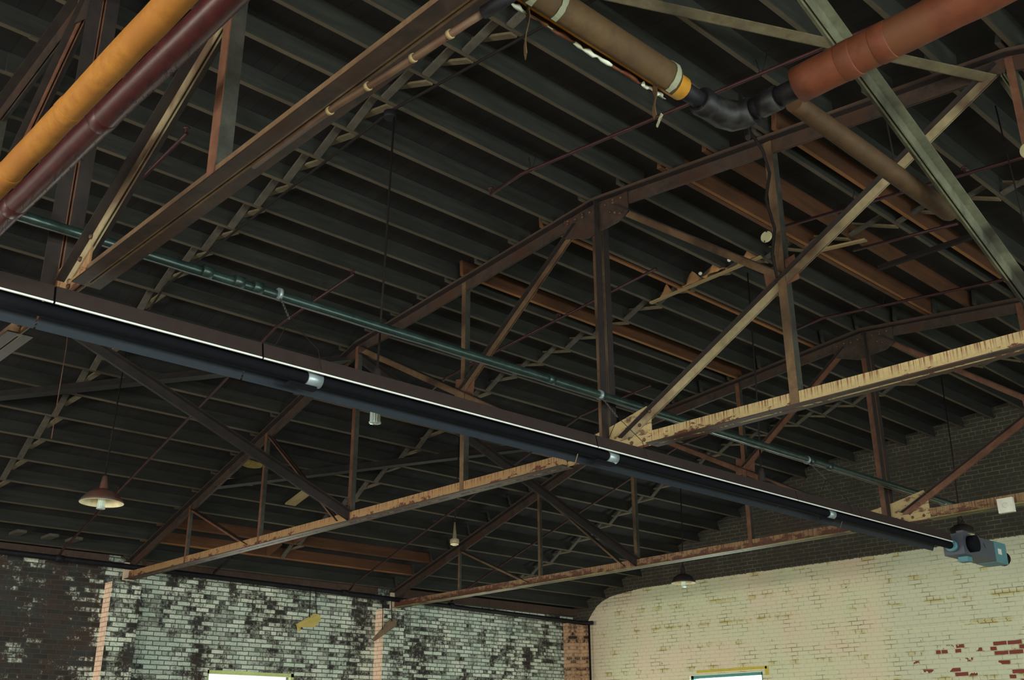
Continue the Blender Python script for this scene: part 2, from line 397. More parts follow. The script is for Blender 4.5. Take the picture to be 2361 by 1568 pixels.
# ------------------------------------------------------------------ shell
def roof_deck():
    mb = MB()
    for (a, za), (b, zb) in zip(PROF, PROF[1:]):
        mb.hexa([(a, YB - .2, za + JD), (b, YB - .2, zb + JD), (b, YG + .3, zb + JD), (a, YG + .3, za + JD),
                 (a, YB - .2, za + JD + .04), (b, YB - .2, zb + JD + .04), (b, YG + .3, zb + JD + .04), (a, YG + .3, za + JD + .04)])
    struct(mb.build('ceiling', 'deck'))
roof_deck()
fl = MB().box((XL - .3, YB - .3, -H - .1), (XR + .3, YG + .3, -H)); struct(fl.build('floor', 'floor'))

def wall_with_holes(name, mat, a0, a1, z0, ztop, holes, mk):
    """wall strip between a0..a1 with rectangular openings; mk turns (a,z) into corners. ztop(a) gives the top"""
    cuts = sorted(set([a0, a1] + [h[0] for h in holes] + [h[1] for h in holes] + [a for a, _ in PROF if name.endswith(('far', 'back')) and a0 < a < a1]))
    mb = MB()
    for c0, c1 in zip(cuts, cuts[1:]):
        hs = [h for h in holes if h[0] <= c0 + 1e-6 and h[1] >= c1 - 1e-6]
        spans = [(z0, None)]
        if hs: spans = [(z0, hs[0][2]), (hs[0][3], None)]
        for lo, hi in spans:
            t0 = ztop(c0) if hi is None else hi; t1 = ztop(c1) if hi is None else hi
            mb.hexa(mk(c0, c1, lo, t0, t1))
    return struct(mb.build(name, mat))
bays = [(-.55, 'a'), (4.42, 'b'), (9.33, 'c'), (14.3, 'd')]
LH = [(y - .82, y + .82, -.75, 1.2) for y, _ in bays] + [(-5.9, -4.3, -.75, 1.2)]
wall_with_holes('wall_left', 'lwall', YB - .3, YG + .3, -H, lambda a: 2.64 + JD, LH,
    lambda c0, c1, lo, t0, t1: [(XL - .3, c0, lo), (XL, c0, lo), (XL, c1, lo), (XL - .3, c1, lo), (XL - .3, c0, t0), (XL, c0, t0), (XL, c1, t1), (XL - .3, c1, t1)])
GH = [(-13.13, -11.47, -.75, 1.285)]
wall_with_holes('wall_far', 'gable', XL - .3, XR + .3, -H, lambda a: prof(a) + JD, GH,
    lambda c0, c1, lo, t0, t1: [(c0, YG, lo), (c1, YG, lo), (c1, YG + .3, lo), (c0, YG + .3, lo), (c0, YG, t0), (c1, YG, t1), (c1, YG + .3, t1), (c0, YG + .3, t0)])
RH = [(y - 1.3, y + 1.3, -.9, 1.5) for y in (-5.1, -.5, 4.4, 9.3, 14.3)]
wall_with_holes('wall_right', 'plainbrick', YB - .3, YG + .3, -H, lambda a: 2.62 + JD, RH,
    lambda c0, c1, lo, t0, t1: [(XR, c0, lo), (XR + .3, c0, lo), (XR + .3, c1, lo), (XR, c1, lo), (XR, c0, t0), (XR + .3, c0, t0), (XR + .3, c1, t1), (XR, c1, t1)])
BH = [(x - 1.2, x + 1.2, -.9, 1.5) for x in (-13, -9.5, -2.5, 1)]
wall_with_holes('wall_back', 'plainbrick', XL - .3, XR + .3, -H, lambda a: prof(a) + JD, BH,
    lambda c0, c1, lo, t0, t1: [(c0, YB - .3, lo), (c1, YB - .3, lo), (c1, YB, lo), (c0, YB, lo), (c0, YB - .3, t0), (c1, YB - .3, t1), (c1, YB, t1), (c0, YB, t0)])

# brick pilasters under the truss ends
for i, (ya, yb) in enumerate([(-3.25, -2.78), (1.72, 2.19), (6.66, 7.13), (11.78, 12.25)]):
    mb = MB(); mb.mi = 0
    mb.box((XL - .05, ya + .002, -H), (-15.95, yb, 2.40 if i > 1 else 2.38))
    mb.mi = 1; mb.box((XL - .05, ya - .004, -H), (-15.952, ya + .001, 2.39 if i > 1 else 2.37))
    struct(mb.build('trim_%d' % (i + 1), ['lwall', 'pink']))
# stepped corner pier
M['pier'] = mat_leftwall('rusty_corner_brick', True, (.50, .27, .16), (.62, .42, .28), .0)
mb = MB(); mb.box((-16.25, 16.74, -H), (-15.92, YG + .02, 2.5)); struct(mb.build('trim_5', 'pier'))
mb = MB(); mb.box((-15.92, 16.97, -H), (-15.74, YG + .02, 2.46)); struct(mb.build('trim_6', 'pier'))

def window(idx, axis, a0, a1, z0, z1, pos, inward, fmat='frame_yel', seen=False):
    """wooden sash window set in the wall opening"""
    e = bpy.data.objects.new('window_%d' % idx, None); COL.objects.link(e)
    def P(a, d, z): return (pos - inward * d, a, z) if axis == 'Y' else (a, pos - inward * d, z)
    O = P((a0 + a1) / 2, 0, z0); e.location = Vector(O) + Vector((0, 0, H)); e['_o'] = tuple(O); e['kind'] = 'structure'
    def bx(mb, a, b, za, zb, d0, d1):
        p, q = P(a, d0, za), P(b, d1, zb)
        mb.box([min(p[i], q[i]) for i in range(3)], [max(p[i], q[i]) for i in range(3)])
    fw = .055; mb = MB()
    bx(mb, a0, a0 + fw, z0, z1, .05, .13); bx(mb, a1 - fw, a1, z0, z1, .05, .13); bx(mb, a0, a1, z1 - fw, z1, .05, .13); bx(mb, a0, a1, z0, z0 + fw, .02, .16)
    mb.build('window_frame', fmat, e)
    mb = MB(); am = (a0 + a1) / 2; zm = (z0 + z1) / 2
    bx(mb, am - .02, am + .02, z0, z1 - .35, .07, .11); bx(mb, a0, a1, zm - .02, zm + .02, .07, .11); mb.build('glazing_bar', fmat, e)
    mb = MB(); bx(mb, a0 + fw, a1 - fw, z0 + fw, z1 - fw, .088, .092); mb.build('pane', 'glass', e)
    return e
w = 1
for h in LH: window(w, 'Y', h[0], h[1], h[2], h[3], XL, 1); w += 1
for h in GH: window(w, 'X', h[0], h[1], h[2], h[3], YG, -1, 'frame_green'); w += 1
for h in RH: window(w, 'Y', h[0], h[1], h[2], h[3], XR, -1); w += 1
for h in BH: window(w, 'X', h[0], h[1], h[2], h[3], YB, 1); w += 1
# painted lintel over the gable window
mb = MB(); mb.box((-12.95, YG - .012, 1.33), (-11.36, YG + .01, 1.375)); mb.box((-11.4, YG - .012, 1.22), (-11.33, YG + .01, 1.375)); struct(mb.build('trim_7', 'ledge'))
# low brick ledge line on the gable wall
mb = MB(); mb.box((-8.9, YG - .03, 1.83), (XR, YG + .01, 1.85)); struct(mb.build('trim_8', 'gable'))

# ------------------------------------------------------------------ joists
def joist_mesh(y0, y1, name='roof_joist'):
    me = bpy.data.meshes.new(name); bm = bmesh.new()
    L_ = y1 - y0; n = 6
    bmesh.ops.create_cube(bm, size=1)
    for v in bm.verts: v.co = Vector((v.co.x * .048, v.co.y * L_, (v.co.z + .5) * JD))
    bmesh.ops.bevel(bm, geom=bm.edges[:], offset=.004, segments=1, affect='EDGES')
    bm.faces.ensure_lookup_table()
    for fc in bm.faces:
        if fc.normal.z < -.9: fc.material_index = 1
    bm.to_mesh(me); bm.free(); return me
BAYS = [('front', -3.0, Y0), ('near', Y0, Y1), ('middle', Y1, Y2), ('far', Y2, YG)]
DX = {'front': .0, 'near': .0, 'middle': -.075, 'far': .03}
JX = {}
for bname, ya, yb in BAYS:
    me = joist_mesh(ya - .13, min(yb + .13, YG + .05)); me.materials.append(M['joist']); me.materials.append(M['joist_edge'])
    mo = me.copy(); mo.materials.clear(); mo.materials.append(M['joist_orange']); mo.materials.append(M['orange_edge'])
    xs = []
    for k in range(-19, 20):
        x = -6.12 + .508 * k + DX[bname] + random.uniform(-.015, .015)
        if x < -15.95 or x > 3.9: continue
        if bname == 'front' and not (-11 < x < -2): continue
        orange = bname == 'middle' and k in (-17, -18, 2, 3)
        o = bpy.data.objects.new('roof_joist', mo if orange else me); COL.objects.link(o)
        o.location = (x, (ya + yb) / 2, prof(x) + H + random.uniform(-.004, .004))
        th = -math.atan(slope(x)) * .9; o.rotation_euler = (0, th, random.uniform(-.0015, .0015))
        xs.append((k, x))
        side = 'down the left slope' if k < 0 else 'down the right slope'
        col = 'orange new wooden roof joist' if orange else 'weathered grey wooden roof joist'
        if k == 0: lab = '%s running along the ridge, %s bay' % (col, bname)
        else: lab = '%s, %s from the ridge %s, %s bay' % (col, ORD[abs(k)], side, bname)
        tag(o, lab, 'joist', 'roof joists in the %s bay' % bname)
    JX[bname] = xs
# sistered newer joists in the middle bay
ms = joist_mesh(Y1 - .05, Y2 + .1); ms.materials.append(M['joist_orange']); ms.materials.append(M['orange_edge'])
for x, lab in [(-8.03, 'long orange new joist left of the ridge, its edge glowing brightest'),
               (-6.78, 'reddish new joist sistered beside an old one, just left of the ridge'),
               (-5.13, 'orange new joist just right of the ridge, above the torn board'),
               (-4.0, 'orange new joist right of the ridge, behind the round cream disc'),
               (-15.3, 'lowest orange new joist, next to the left brick wall')]:
    o = bpy.data.objects.new('roof_joist', ms); COL.objects.link(o)
    o.location = (x, (Y1 + Y2) / 2, prof(x) + H); o.rotation_euler = (0, -math.atan(slope(x)) * .9, 0)
    tag(o, lab, 'joist', 'newer joists in the middle bay')
# ragged pale patches under the deck, near the left wall
for (x, y, n_) in [(-13.2, 7.3, 0), (-13.7, 7.4, 1)]:
    mb = MB(); z = prof(x) + JD - .012; sl = slope(x)
    pts = []
    for j in range(14):
        t = 2 * PI * j / 14; rx = .09 * (1 + .25 * random.uniform(-1, 1)); ry = .22 * (1 + .2 * random.uniform(-1, 1))
        pts.append((x + rx * math.cos(t), y + ry * math.sin(t), z + rx * math.cos(t) * sl))
    mb.prism(pts, (0, 0, 1), .01)
    tag(mb.build('deck_patch', 'hole_light'), ['pale yellow patch under the roof boards, higher of two above the left truss', 'pale yellow patch under the roof boards, lower of two above the left truss'][n_], 'patch', 'pale patches under the deck')

# ------------------------------------------------------------------ cross bridging between joists
def strut_mesh(A, B, w=.068, t=.02):
    A, B = Vector(A), Vector(B); me = bpy.data.meshes.new('bridging_strut')
    d = (B - A).normalized(); yv = Vector((0, 1, 0)); n = d.cross(yv).normalized(); vs = []
    for P in (A, B):
        for a, b in ((-w / 2, -t / 2), (w / 2, -t / 2), (w / 2, t / 2), (-w / 2, t / 2)): vs.append(tuple(P + yv * a + n * b))
    me.from_pydata(vs, [], [(0, 3, 2, 1), (4, 5, 6, 7), (0, 1, 5, 4), (1, 2, 6, 5), (2, 3, 7, 6), (3, 0, 4, 7)]); return me
for bname, yc in (('near', 4.36), ('middle', 9.22), ('far', 14.4)):
    xs = [(k, x) for k, x in JX[bname] if -15.5 < x < (-1.5 if bname != 'far' else -5.0)]
    for (k, xa), (k2, xb) in zip(xs, xs[1:]):
        s = slope((xa + xb) / 2)
        ia, ib = xa + .026, xb - .026
        za, zb = prof(xa), prof(xb)
        for q in (0, 1):
            lo, hi = (.0, JD - .03) if q == 0 else (JD - .03, .0)
            A = Vector((ia, 0, za + lo)); B = Vector((ib, 0, zb + hi)); C = (A + B) / 2
            me = strut_mesh(A - C, B - C); me.materials.append(M['bridging' if q == 0 else 'bridging_light'])
            o = bpy.data.objects.new('bridging_strut', me); COL.objects.link(o)
            o.location = C + Vector((0, yc + (.045 if q else -.045) + random.uniform(-.008, .008), H))
            kk = k if k >= 0 else -k2
            side = 'left' if k < 0 else 'right'
            lab = '%s bridging strut, top end toward the %s, %s gap %s of ridge, %s bay' % ('grey-brown' if q == 0 else 'pale', 'right' if q == 0 else 'left', ORD[(abs(k2) + 1) if k < 0 else k + 1], side, bname)
            tag(o, lab, 'strut', 'cross bridging in the %s bay' % bname)

# ------------------------------------------------------------------ steel trusses
UY = Vector((0, 1, 0))
def chord(mb, A, B, flange_up, leg=.075, web=.125, t=.009, g=.005, mats=(0, 1)):
    """two angles back to back. flange on top (flange_up) or at the bottom; A,B on the outer flange face"""
    A, B = Vector(A), Vector(B); d = (B - A).normalized(); n = UY.cross(d).normalized()
    if n.z < 0: n = -n
    if flange_up: n = -n
    for sgn in (-1, 1):
        mb.mi = mats[0]; mb.bar(A, B, UY * sgn, n, g, g + t, 0, web)
        mb.mi = mats[1]; mb.bar(A, B, UY * sgn, n, g + t, g + leg, 0, t)
def web_member(parent, name, A, B, w, mat, label=None):
    A, B = Vector(A), Vector(B); d = (B - A).normalized(); n = UY.cross(d).normalized()
    if (abs(d.z) > .98 and n.x > 0) or (abs(d.z) <= .98 and n.z > 0): n = -n
    mb = MB(); t = .007; g = .006
    if abs(d.z) > .98 and w < .1:
        mb.mi = 0; mb.bar(A, B, -UY, n, g + t + .001, g + 2 * t, -w / 2, w / 2)
        mb.mi = 1; mb.bar(A, B, UY, n, -g - t - .001, w * .85, -w / 2, -w / 2 + t)
        return mb.build(name, [mat, 'web_grey'], parent)  # warm front leg, greyer flange: fall of light put into both colours
    for sgn in (-1, 1):
        mb.mi = 0; mb.bar(A, B, UY * sgn, n, g, g + t, -w / 2, w / 2)
        mb.mi = 1; mb.bar(A, B, UY * sgn, n, g + t, g + w * .8, -w / 2, -w / 2 + t)
    return mb.build(name, [mat, 'rust_dark'], parent)  # lit web legs and shaded flanges put into the two colours
def rivet_mesh():
    mb = MB(); mb.lathe((0, 0, 0), [(.017, 0), (.017, .005), (.013, .012), (.006, .016)], 8, (0, -1, 0))
    o = mb.build('rivet', 'rust_red', None, (0, 0, 0)); me = o.data; bpy.data.objects.remove(o); return me
RIV = rivet_mesh(); RIVP = RIV.copy(); RIVP.materials.clear(); RIVP.materials.append(M['cream_plate'])
def truss(Y, zt, label, cm, detail, webm, plate, z0=2.43):
    e = empty('roof_truss', (XC, Y, z0), label, 'truss', 'steel roof trusses')
    def zb(x): return z0 + zt * (x + 15.9)                         # bottom chord underside
    def zt_(x): return prof(x) - .045                              # top chord upper face
    XE, XE2 = -15.9, 2 * XC + 15.9
    mb = MB(); chord(mb, (XE, Y, zb(XE)), (-6.55, Y, zb(-6.55)), False); chord(mb, (-5.55, Y, zb(-5.55)), (XE2, Y, zb(XE2)), False)
    mb.mi = 0; mb.bar((-6.6, Y, zb(-6.6)), (-5.5, Y, zb(-5.5)), UY, (0, 0, 1), -.004, .004, 0, .13)
    mb.build('bottom_chord', cm, e)
    mb = MB()
    for a, b in ((XE, -10.05), (-10.05, XC), (XC, -2.11), (-2.11, XE2)): chord(mb, (a, Y, zt_(a)), (b, Y, zt_(b)), True, mats=(0, 1))
    mb.build('top_chord', ['rust', 'rust_dark'] if detail != 2 else ['rust', 'rust_dark'], e)
    mb = MB()
    for a, b in ((XE, -10.05), (-10.05, XC), (XC, -2.11), (-2.11, XE2)):
        mb.bar((a, Y, zt_(a)), (b, Y, zt_(b)), UY, (0, 0, 1), -.05, .05, 0.001, .044)
    mb.build('nailer', 'nailer', e)
    for x in (XE, XE2):
        mb = MB(); sg = 1 if x == XE else -1
        mb.box((min(x - .03 * sg, x + .02 * sg), Y - .085, zb(x) - .01), (max(x - .03 * sg, x + .02 * sg), Y + .085, zt_(x) - .01)); mb.build('end_plate', 'white_plate', e)
    V = lambda x, w, m, top=None: web_member(e, 'vertical', (x, Y, zb(x) + .02), (x, Y, (zt_(x) if top is None else top) - .02), w, m)
    D = lambda a, b, w, m: web_member(e, 'diagonal', (a[0], Y, a[1]), (b[0], Y, b[1]), w, m)
    small = .045; big = .075
    for sgn in (-1, 1):
        X = lambda d: XC + sgn * d
        V(X(7.98), small * .8, webm[0]); V(X(5.99), small, webm[0]); V(X(3.97), .055, webm[0]); V(X(1.97) , .075 if sgn > 0 else .06, webm[1])
        D((X(7.95), zt_(X(7.95)) - .1), (X(6.25), zb(X(6.25)) + .04), small * .9, webm[0])
        D((X(5.93), zt_(X(5.93)) - .1), (X(4.2), zb(X(4.2)) + .04), small * .9, webm[0])
        D((X(3.9), zt_(X(3.9)) - .08), (X(.22), zb(X(.22)) + .1), big, webm[2 if sgn > 0 else 1])
        zm = (zt_(X(3.9)) - .08 + zb(X(.2)) + .1) / 2
        D((X(1.97), zm + .0), (X(.25), zt_(XC) - .16), big * .9, webm[1])
        mb = MB(); mb.prism([(X(2.12), Y - .004, zm - .06), (X(1.82), Y - .004, zm - .1), (X(1.80), Y - .004, zm + .10), (X(2.1), Y - .004, zm + .16)], (0, 1, 0), .008)
        mb.build('gusset_plate', 'web_red', e)
    web_member(e, 'vertical', (XC, Y - .0, zb(XC) + .05), (XC, Y, zt_(XC) - .03), .115, webm[3])
    # lower gusset
    zc = zb(XC)
    mb = MB(); mb.prism([(XC - .62, Y - .0045, zc + .02), (XC + .54, Y - .0045, zc + .02), (XC + .54, Y - .0045, zc + .28), (XC + .50, Y - .0045, zc + .36),
                         (XC + .1, Y - .0045, zc + .27), (XC - .2, Y - .0045, zc + .22), (XC - .62, Y - .0045, zc + .15)], (0, 1, 0), .009)
    gp = mb.build('gusset_plate', plate, e)
    rv = [(.30 + .12 * i, zc + .10 + .10 * i) for i in range(3)] + [(.20, zc + .055), (.33, zc + .055), (.47, zc + .055), (-.3, zc + .055), (-.45, zc + .055)]
    for dx, z in rv:
        o = bpy.data.objects.new('rivet', RIV); COL.objects.link(o); o.parent = gp
        o.location = Vector((XC + dx, Y - (.014 if z > zc + .06 else .024), z)) - Vector(gp['_o'])
    MB().box((XC + .1, Y - .023, zc + .012), (XC + .55, Y - .0145, zc + .1)).build('splice_bar', plate, gp)
    # ridge splice
    zt2 = zt_(XC)
    mb = MB(); mb.prism([(XC - .42, Y - .028, zt2 - .05), (XC + .42, Y - .028, zt2 - .05), (XC + .42, Y - .028, zt2 - .27), (XC + .3, Y - .028, zt2 - .33), (XC - .1, Y - .028, zt2 - .36), (XC - .42, Y - .028, zt2 - .25)], (0, 1, 0), .01)
    sp = mb.build('splice_plate', 'rust', e)
    for i in range(8):
        for dz in ((-.09,) if i % 2 else (-.075, -.105)):
            o = bpy.data.objects.new('rivet', RIV); COL.objects.link(o); o.parent = sp
            o.location = Vector((XC - .36 + .1 * i, Y - .029, zt2 + dz)) - Vector(sp['_o'])
    for i in range(3):
        o = bpy.data.objects.new('rivet', RIV); COL.objects.link(o); o.parent = sp
        o.location = Vector((XC + .2 + .06 * i, Y - .029, zt2 - .19 - .03 * i)) - Vector(sp['_o'])
    return e
truss(Y0, 0, 'rust-brown steel roof truss, nearest of three, crossing the upper left', ['web', 'rust'], 0, ['web_pale', 'web_red', 'web_pale', 'web_red'], 'cream_brown')  # bottom chord stem warmer than its flange: orange light put into the colour
truss(Y1, 0, 'steel roof truss with peeling cream bottom chord, middle of the three', ['cream', 'rust'], 1, ['web_red', 'web', 'web_pale', 'web'], 'cream_plate')
truss(Y2, .007, 'red-rusted steel roof truss, farthest of three, nearest the gable wall', ['cream_red', 'yellow_under'], 2, ['web', 'web_red', 'web_red', 'web_red'], 'cream_plate', 2.41)

# sway braces: from one truss top down to the next truss bottom
def brace(A, B, w, mat, name, label, group=None):
    A, B = Vector(A), Vector(B); d = (B - A).normalized(); u = Vector((1, 0, 0)); n = d.cross(u).normalized(); mb = MB(); t = .008
    for sgn in (-1, 1):
        mb.bar(A, B, u * sgn, n, .006, .006 + t, -w / 2, w / 2); mb.bar(A, B, u * sgn, n, .014, w * .75, -w / 2, -w / 2 + t)
    return tag(mb.build(name, mat), label, 'brace', group)
brace((-10.05, Y0, 4.49), (-10.05, Y1, 2.5), .10, 'rust_dark', 'sway_brace', 'dark brown sloping brace ending at the middle truss, left side', 'sway braces between trusses')
brace((-10.05, Y1, 4.47), (-10.05, Y2, 2.52), .10, 'rust_dark', 'sway_brace', 'dark brown sloping brace ending at the farthest truss', 'sway braces between trusses')
brace((-2.17, Y0, 4.60), (-2.17, Y1, 2.42), .085, 'greypaint', 'sway_brace', 'pale grey-green sloping brace crossing the right side in front', 'sway braces between trusses')
brace((-2.17, Y1, 4.5), (-2.17, Y2, 2.5), .09, 'greypaint', 'sway_brace', 'grey-green sloping brace at the right edge, behind the middle truss', 'sway braces between trusses')
def strut(A, B, w, mat, label):
    A, B = Vector(A), Vector(B); d = (B - A).normalized(); n = Vector((0, 0, 1)); n = (n - d * n.dot(d)).normalized(); u = d.cross(n); mb = MB()
    mb.bar(A, B, u, n, -w / 2, w / 2, 0, .008); mb.bar(A, B, u, n, -w / 2, -w / 2 + .008, 0, w * .8)
    return tag(mb.build('roof_strut', mat), label, 'strut', 'flat diagonal struts under the roof')
strut((-5.12, Y0, 4.90), (-2.25, Y1, 4.47), .10, 'tanpaint', 'tan flat diagonal strut passing behind the orange pipe, top right')
strut((-13.4, Y0, 3.42), (-10.2, Y1, 4.45), .16, 'soot', 'dark flat diagonal strut under the joists, left edge of the near bay')
strut((-13.4, Y1, 3.42), (-10.2, Y2, 4.45), .16, 'soot', 'dark flat diagonal strut under the joists, left side of middle bay')

# ------------------------------------------------------------------ pipes
def seg_pipe(pts, r, mat, name, label, cat='pipe', group=None, seg=14):
    return tag(MB().tube(pts, r, seg).build(name, mat), label, cat, group)
def long_pts(A, B, n=40, w=0.0):
    A, B = Vector(A), Vector(B)
    return [A.lerp(B, i / n) + Vector((random.uniform(-w, w), random.uniform(-w, w), random.uniform(-w, w))) for i in range(n + 1)]
def wrapped(A, B, r, mat, name, label, bands, bandmat, n=50, group=None):
    e = empty(name, (Vector(A) + Vector(B)) / 2 - Vector((0, 0, r)), label, 'pipe', group)
    pts = long_pts(A, B, n, .0015)
    MB().tube(pts, r, 20, rads=[r * (1 + random.uniform(-.012, .012)) for _ in pts], jitter=.006).build('insulation_jacket', mat, e)
    d = (Vector(B) - Vector(A)).normalized()
    for t in bands:
        c = Vector(A).lerp(Vector(B), t)
        MB().tube([c - d * .035, c - d * .03, c + d * .03, c + d * .035], r * 1.02, 20, rads=[r * 1.002, r * 1.03, r * 1.03, r * 1.002]).build('wrap_band', bandmat, e)
    return e
YW = wrapped((-13, 1.39, 2.85), (-2.6, 1.39, 2.85), .066, 'yellow_pipe', 'insulated_pipe', 'yellow-ochre insulated pipe crossing the top left corner', [.735, .812, .62, .55], 'yellow_pipe', group='insulated pipes')
wrapped((-13, 1.243, 2.3), (-1.0, 1.243, 2.3), .053, 'maroon', 'insulated_pipe', 'glossy dark maroon pipe just below the yellow pipe, top left', [.7, .62, .78], 'maroon', group='insulated pipes')
# loose dangling fibres below the maroon pipe
mb = MB()
for i in range(90):
    x = random.uniform(-5.2, -2.9); a = random.uniform(.6, 1.6); p = Vector((x, 1.243 + .052 * math.cos(a) * random.choice((1, -.3)), 2.3 - .05 * math.sin(a)))
    mb.tube([p, p + Vector((random.uniform(-.01, .012), random.uniform(-.003, .006), -random.uniform(.005, .02)))], .0012, 4)
tag(mb.build('pipe_lint', 'wire'), 'dark lint and dust hanging under the maroon pipe', 'lint', kind='stuff')

ZP = 2.6
# tan, torn pipe coming towards the elbow
tp = empty('insulated_pipe', (-2.23, 1.0, ZP - .07), 'brown insulated pipe with torn jacket and ragged white edge, top centre', 'pipe', 'insulated pipes')
A, B = Vector((-2.235, -2.9, ZP)), Vector((-2.235, 3.10, ZP))
MB().tube(long_pts(A, B, 30), .052, 18, rads=[.052 * (1 + random.uniform(-.01, .01)) for _ in range(31)]).build('insulation_core', 'yellow_bright', tp)
def torn_jacket():
    mb = MB(); n = 90; R_ = .067; y_a, y_b = -2.9, 3.02; rows = []
    # angle measured from straight up, towards -X side being positive; the gap faces down
    seg = 22
    for i in range(n + 1):
        y = y_a + (y_b - y_a) * i / n
        a1 = PI * .80 + .16 * math.sin(i * .9) * random.uniform(.2, 1)      # ragged lower edge on -X side
        a0 = -PI * .98
        if y < 2.0: a1 = min(a1 + .1, PI * .98)
        rows.append([(-2.235 - R_ * math.sin(a0 + (a1 - a0) * j / seg), y, ZP + R_ * math.cos(a0 + (a1 - a0) * j / seg)) for j in range(seg + 1)])
    k = len(mb.v)
    for r_ in rows: mb.v += r_
    for i in range(n):
        for j in range(seg): p = k + i * (seg + 1) + j; mb.face([p, p + 1, p + seg + 2, p + seg + 1], True)
    o = mb.build('torn_jacket', 'brown_wrap', tp); s_ = o.modifiers.new('solid', 'SOLIDIFY'); s_.thickness = .005; s_.offset = 1
    # ragged white fibre edge following it
    mb = MB(); last = None; P = []
    for i in range(0, n + 1):
        x, y, z = rows[i][-1]; P.append((x - .003 + random.uniform(-.004, .004), y, z - .003 + random.uniform(-.006, .004)))
    mo_ = MB(); i = 52
    while i < n - 1:
        l_ = random.randint(2, 4); q = [Vector(p) for p in P[i:i + l_ + 1]]
        if len(q) > 1:
            fine = [q[0].lerp(q[-1], t / 8) + Vector((random.uniform(-.005, .005), 0, random.uniform(-.006, .006))) for t in range(9)]
            (mo_ if random.random() < .4 else mb).tube(fine, .005, 6, rads=[random.uniform(.002, .011) for _ in fine], jitter=.4)
        i += l_
    mb.build('ragged_edge', 'torn', tp); mo_.build('ragged_edge', 'orange', tp)
torn_jacket()
for y in (2.20, 2.33, 3.0):
    c = Vector((-2.235, y, ZP))
    pts = []
    mb = MB(); k = 0; n = 26
    for j in range(n + 1):
        a = -PI * .95 + 1.8 * PI * j / n; w = .011 + .006 * random.random()
        for s_ in (-1, 1): mb.v.append((c.x - .0765 * math.sin(a), y + s_ * w + .03 * (j / n - .5), ZP + .0765 * math.cos(a)))
    for j in range(n): mb.face([2 * j, 2 * j + 1, 2 * j + 3, 2 * j + 2])
    o = mb.build('canvas_strap', 'tape', tp); s_ = o.modifiers.new('solid', 'SOLIDIFY'); s_.thickness = .003
def flap(x, y, z, w, l, name, mat, lean=.0):
    mb = MB(); n = 8
    for i in range(n + 1):
        t = i / n; cx = x + lean * t + .008 * math.sin(t * 5); zz = z - l * t; ww = w * (1 - .15 * math.sin(t * 3)) * (1 if i < n else .75)
        for s_ in (-1, 1): mb.v.append((cx + s_ * ww / 2 * .8, y - s_ * ww / 2 * .6 + .006 * math.sin(t * 7), zz))
    for i in range(n): mb.face([2 * i, 2 * i + 1, 2 * i + 3, 2 * i + 2])
    o = mb.build(name, mat, tp); s_ = o.modifiers.new('solid', 'SOLIDIFY'); s_.thickness = .003
flap(-2.262, 2.215, ZP - .05, .06, .21, 'hanging_flap', 'brown_wrap')
flap(-2.262, 2.94, ZP - .05, .05, .15, 'hanging_flap', 'brown_wrap', .01)
flap(-2.250, 2.955, ZP - .195, .05, .035, 'hanging_flap', 'tape', .0)
# black iron fittings of the turn
ft = empty('pipe_fitting', (-2.2, 3.35, ZP - .08), 'black iron elbow joining the torn brown pipe to the orange pipe', 'fitting')
C0 = Vector((-2.235, 3.42, ZP))
MB().tube([(-2.235, 3.08, ZP), (-2.235, 3.24, ZP)], .038, 16).build('pipe_stub', 'black_pipe', ft)
MB().tube([(-2.235, 3.22, ZP - .00), (-2.235, 3.235, ZP - .0), (-2.235, 3.30, ZP - .0), (-2.23, 3.38, ZP), (-2.21, 3.43, ZP), (-2.17, 3.455, ZP), (-2.12, 3.46, ZP)], .06, 16,
          rads=[.05, .064, .06, .066, .07, .064, .062]).build('elbow', 'fitting', ft)
MB().tube([(-2.13, 3.455, ZP), (-2.02, 3.455, ZP)], .048, 16).build('pipe_stub', 'black_pipe', ft)
MB().tube([(-2.08, 3.455, ZP), (-1.99, 3.455, ZP)], .056, 16).build('collar', 'fitting', ft)
MB().tube([(-1.99, 3.455, ZP), (-1.83, 3.455, ZP)], .045, 16).build('pipe_stub', 'black_pipe', ft)
wrapped((-1.88, 3.44, ZP), (1.5, 3.44, ZP), .079, 'orange', 'insulated_pipe', 'thick orange-brown insulated pipe entering from the top right', [.07, .115], 'orange', group='insulated pipes')
o = tag(MB().tube(long_pts((-2.335, 4.2, 3.085), (-2.345, 5.93, 3.085), 24) + [Vector((-2.345, 5.97, 3.085))], .056, 18,
                  rads=[.05 + .006 * min(1, i / 8) for i in range(25)] + [.045]).build('insulated_pipe', 'brown_pipe'),
        'brown wrapped pipe with a rounded end, below the orange pipe, upper right', 'pipe', 'insulated pipes')

# green-grey gas pipe above the heater
GX, GZ = -5.83, 2.88
gp = empty('gas_pipe', (GX, 6, GZ - .035), 'long green-grey pipe running above the radiant tube heater', 'pipe')
MB().tube(long_pts((GX - .03, 1.5, GZ), (GX + .02, 13.3, GZ + .01), 40, .001), .033, 16).build('pipe', 'green_pipe', gp)
for y in (2.75, 2.98, 3.12, 5.9, 9.9, 10.25): MB().tube([(GX, y, GZ), (GX, y + .07, GZ)], .041, 16).build('coupling', 'green_pipe', gp)
MB().tube(long_pts((GX + .03, 1.5, GZ - .06), (GX + .04, 13.0, GZ - .05), 60, .003), .006, 6).build('cable', 'chain', gp)

